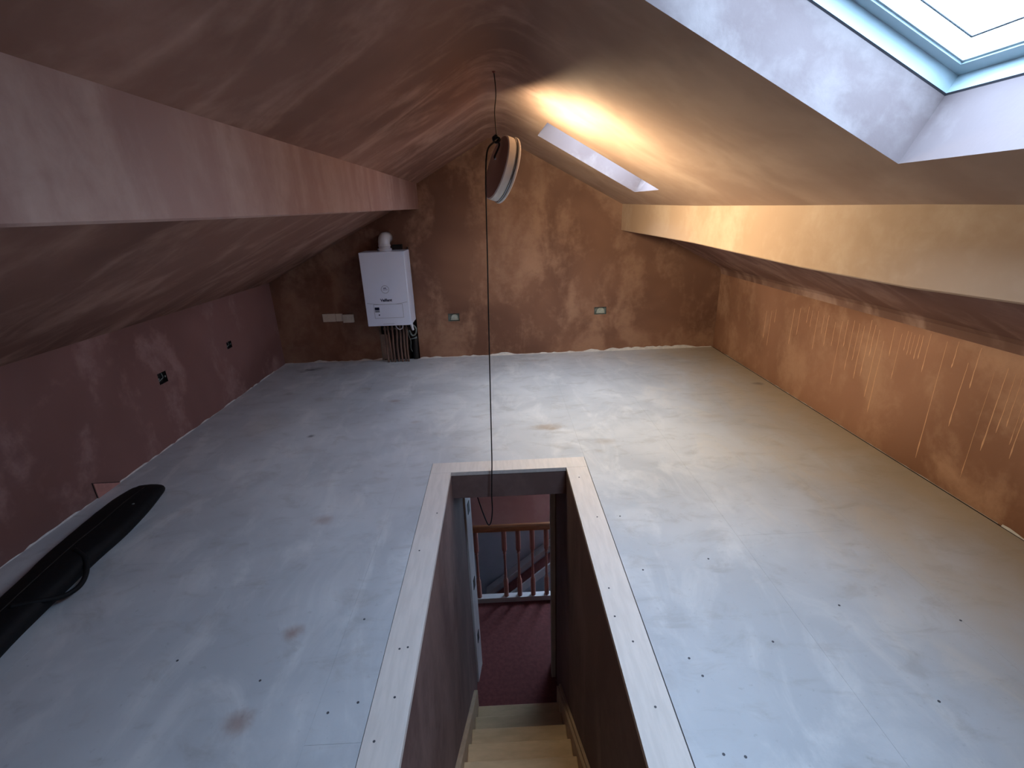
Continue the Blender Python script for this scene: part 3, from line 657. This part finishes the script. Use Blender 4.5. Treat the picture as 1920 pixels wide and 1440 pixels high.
att = LT @ Vector((0, 0, -.036)) + Vector((0, 0, 0)); att = LT @ (LT.inverted().to_3x3() @ Vector((0, 0, .045)) + Vector((0, 0, -.036))); 
top = Vector((.016, 2.875, ridge_z(.016)))
tube('upper_cable', spline([top, top+Vector((.006, 0, -.10)), top+Vector((-.004, -.003, -.19)), KN+Vector((.004, 0, .02))], 8), .0028, m_black, lamp, 8)
lathe('ceiling_hook', [(0, .0), (.010, 0), (.008, -.006), (.004, -.010), (0, -.010)], Matrix.Translation(top+Vector((0, 0, .001))), m_hook, lamp, 12)
kp = [KN+Vector(q) for q in ((.004, 0, .022), (-.016, -.008, .006), (-.004, .012, -.012), (.016, .006, .004), (.004, -.014, .014), (-.014, .004, -.004), (.002, -.006, -.016), (.020, -.004, -.002), (.012, .008, .012), (-.006, -.010, .0))]
tube('knot', spline(kp, 6), .006, m_black, lamp, 8)
tube('lamp_tail', spline([KN+Vector((.006, -.004, -.006)), KN+Vector((.016, -.012, -.03)), att+Vector((0, -.004, .01)), att], 6), .0052, m_black, lamp, 8)
lathe('cable_gland', [(.008, -.036), (.008, -.030), (.0, -.030)], LT @ Matrix.Translation(LT.inverted() @ att - Vector((0, 0, -.036))), m_white, lamp, 12)
pc = tube('power_cable', spline([KN+Vector((-.010, -.006, -.012)), (-.035, 2.83, 1.835), (-.050, 2.815, 1.72), (-.056, 2.80, 1.55), (-.062, 2.78, 1.30), (-.072, 2.74, .95), (-.082, 2.68, .55), (-.093, 2.612, .10), (-.098, 2.600, .0), (-.106, 2.60, -.16), (-.108, 2.62, -.28), (-.122, 2.66, -.40), (-.142, 2.70, -.455), (-.165, 2.75, -.44), (-.20, 2.83, -.38), (-.235, 2.92, -.30), (-.26, 3.0, -.215)], 8), [.0048]*16+[.0040]*113, m_black, lamp, 8)
pc['label'] = 'long thin black cable trailing down into the stairwell'

# ------------------------------------------------------------------ black bag on the floor
# stations along the bag: y, left x, right x, height
BS = [(2.575, -2.20, -2.10, .035), (2.55, -2.232, -2.062, .055), (2.46, -2.250, -2.030, .072), (2.30, -2.245, -1.990, .085), (2.1, -2.222, -1.962, .092), (1.92, -2.200, -1.958, .098), (1.75, -2.165, -1.945, .10), (1.57, -2.135, -1.930, .10), (1.43, -2.11, -1.915, .10), (1.2, -2.09, -1.88, .09), (.95, -2.06, -1.90, .07), (.80, -2.03, -1.95, .03)]
bm = bmesh.new(); rings = []; SG = 16
P_ = spline([Vector((a, b_, c_)) for _, a, b_, c_ in BS], 4); Yq = spline([Vector((a[0], 0, 0)) for a in BS], 4)
for q, yv in zip(P_, Yq):
    cx_ = (q.x+q.y)/2; hw = (q.y-q.x)/2; h = q.z; ring = []
    for j in range(SG):
        a = 2*math.pi*j/SG; ca, sa = math.cos(a), math.sin(a)
        ring.append(bm.verts.new((cx_+hw*math.copysign(abs(ca)**.8, ca), yv.x, h*.5+h*.5*math.copysign(abs(sa)**.7, sa)+.001+random.uniform(-.0015, .0015)*(1 if sa > .2 else 0))))
    rings.append(ring)
for A, B in zip(rings, rings[1:]):
    for j in range(SG): bm.faces.new((A[j], A[(j+1) % SG], B[(j+1) % SG], B[j]))
bm.faces.new(rings[0]); bm.faces.new(rings[-1][::-1])
bag = empty('tool_bag', (-2.1, 1.7, 0)); tag(bag, 'long narrow black bag with a strap lying beside the left wall', 'bag')
from_bm('bag_body', bm, m_fabric, bag, True)
tube('carry_strap', spline([(-2.04, 1.90, .100), (-1.97, 1.86, .080), (-1.925, 1.80, .050), (-1.905, 1.73, .035), (-1.915, 1.66, .045), (-1.95, 1.60, .078), (-2.01, 1.55, .102)], 8), .011, m_fabric, bag, 10)
tube('zip', spline([(-2.14, 2.50, .067), (-2.118, 2.30, .0865), (-2.092, 2.1, .0935), (-2.08, 1.92, .0995), (-2.035, 1.57, .1015), (-1.985, 1.2, .0915)], 5), .003, m_black, bag, 6)
lathe('zip_pull', [(0, 0), (.006, 0), (.007, .003), (.004, .006), (0, .006)], Matrix.Translation((-2.06, 2.30, .080)), m_galv, bag, 10)
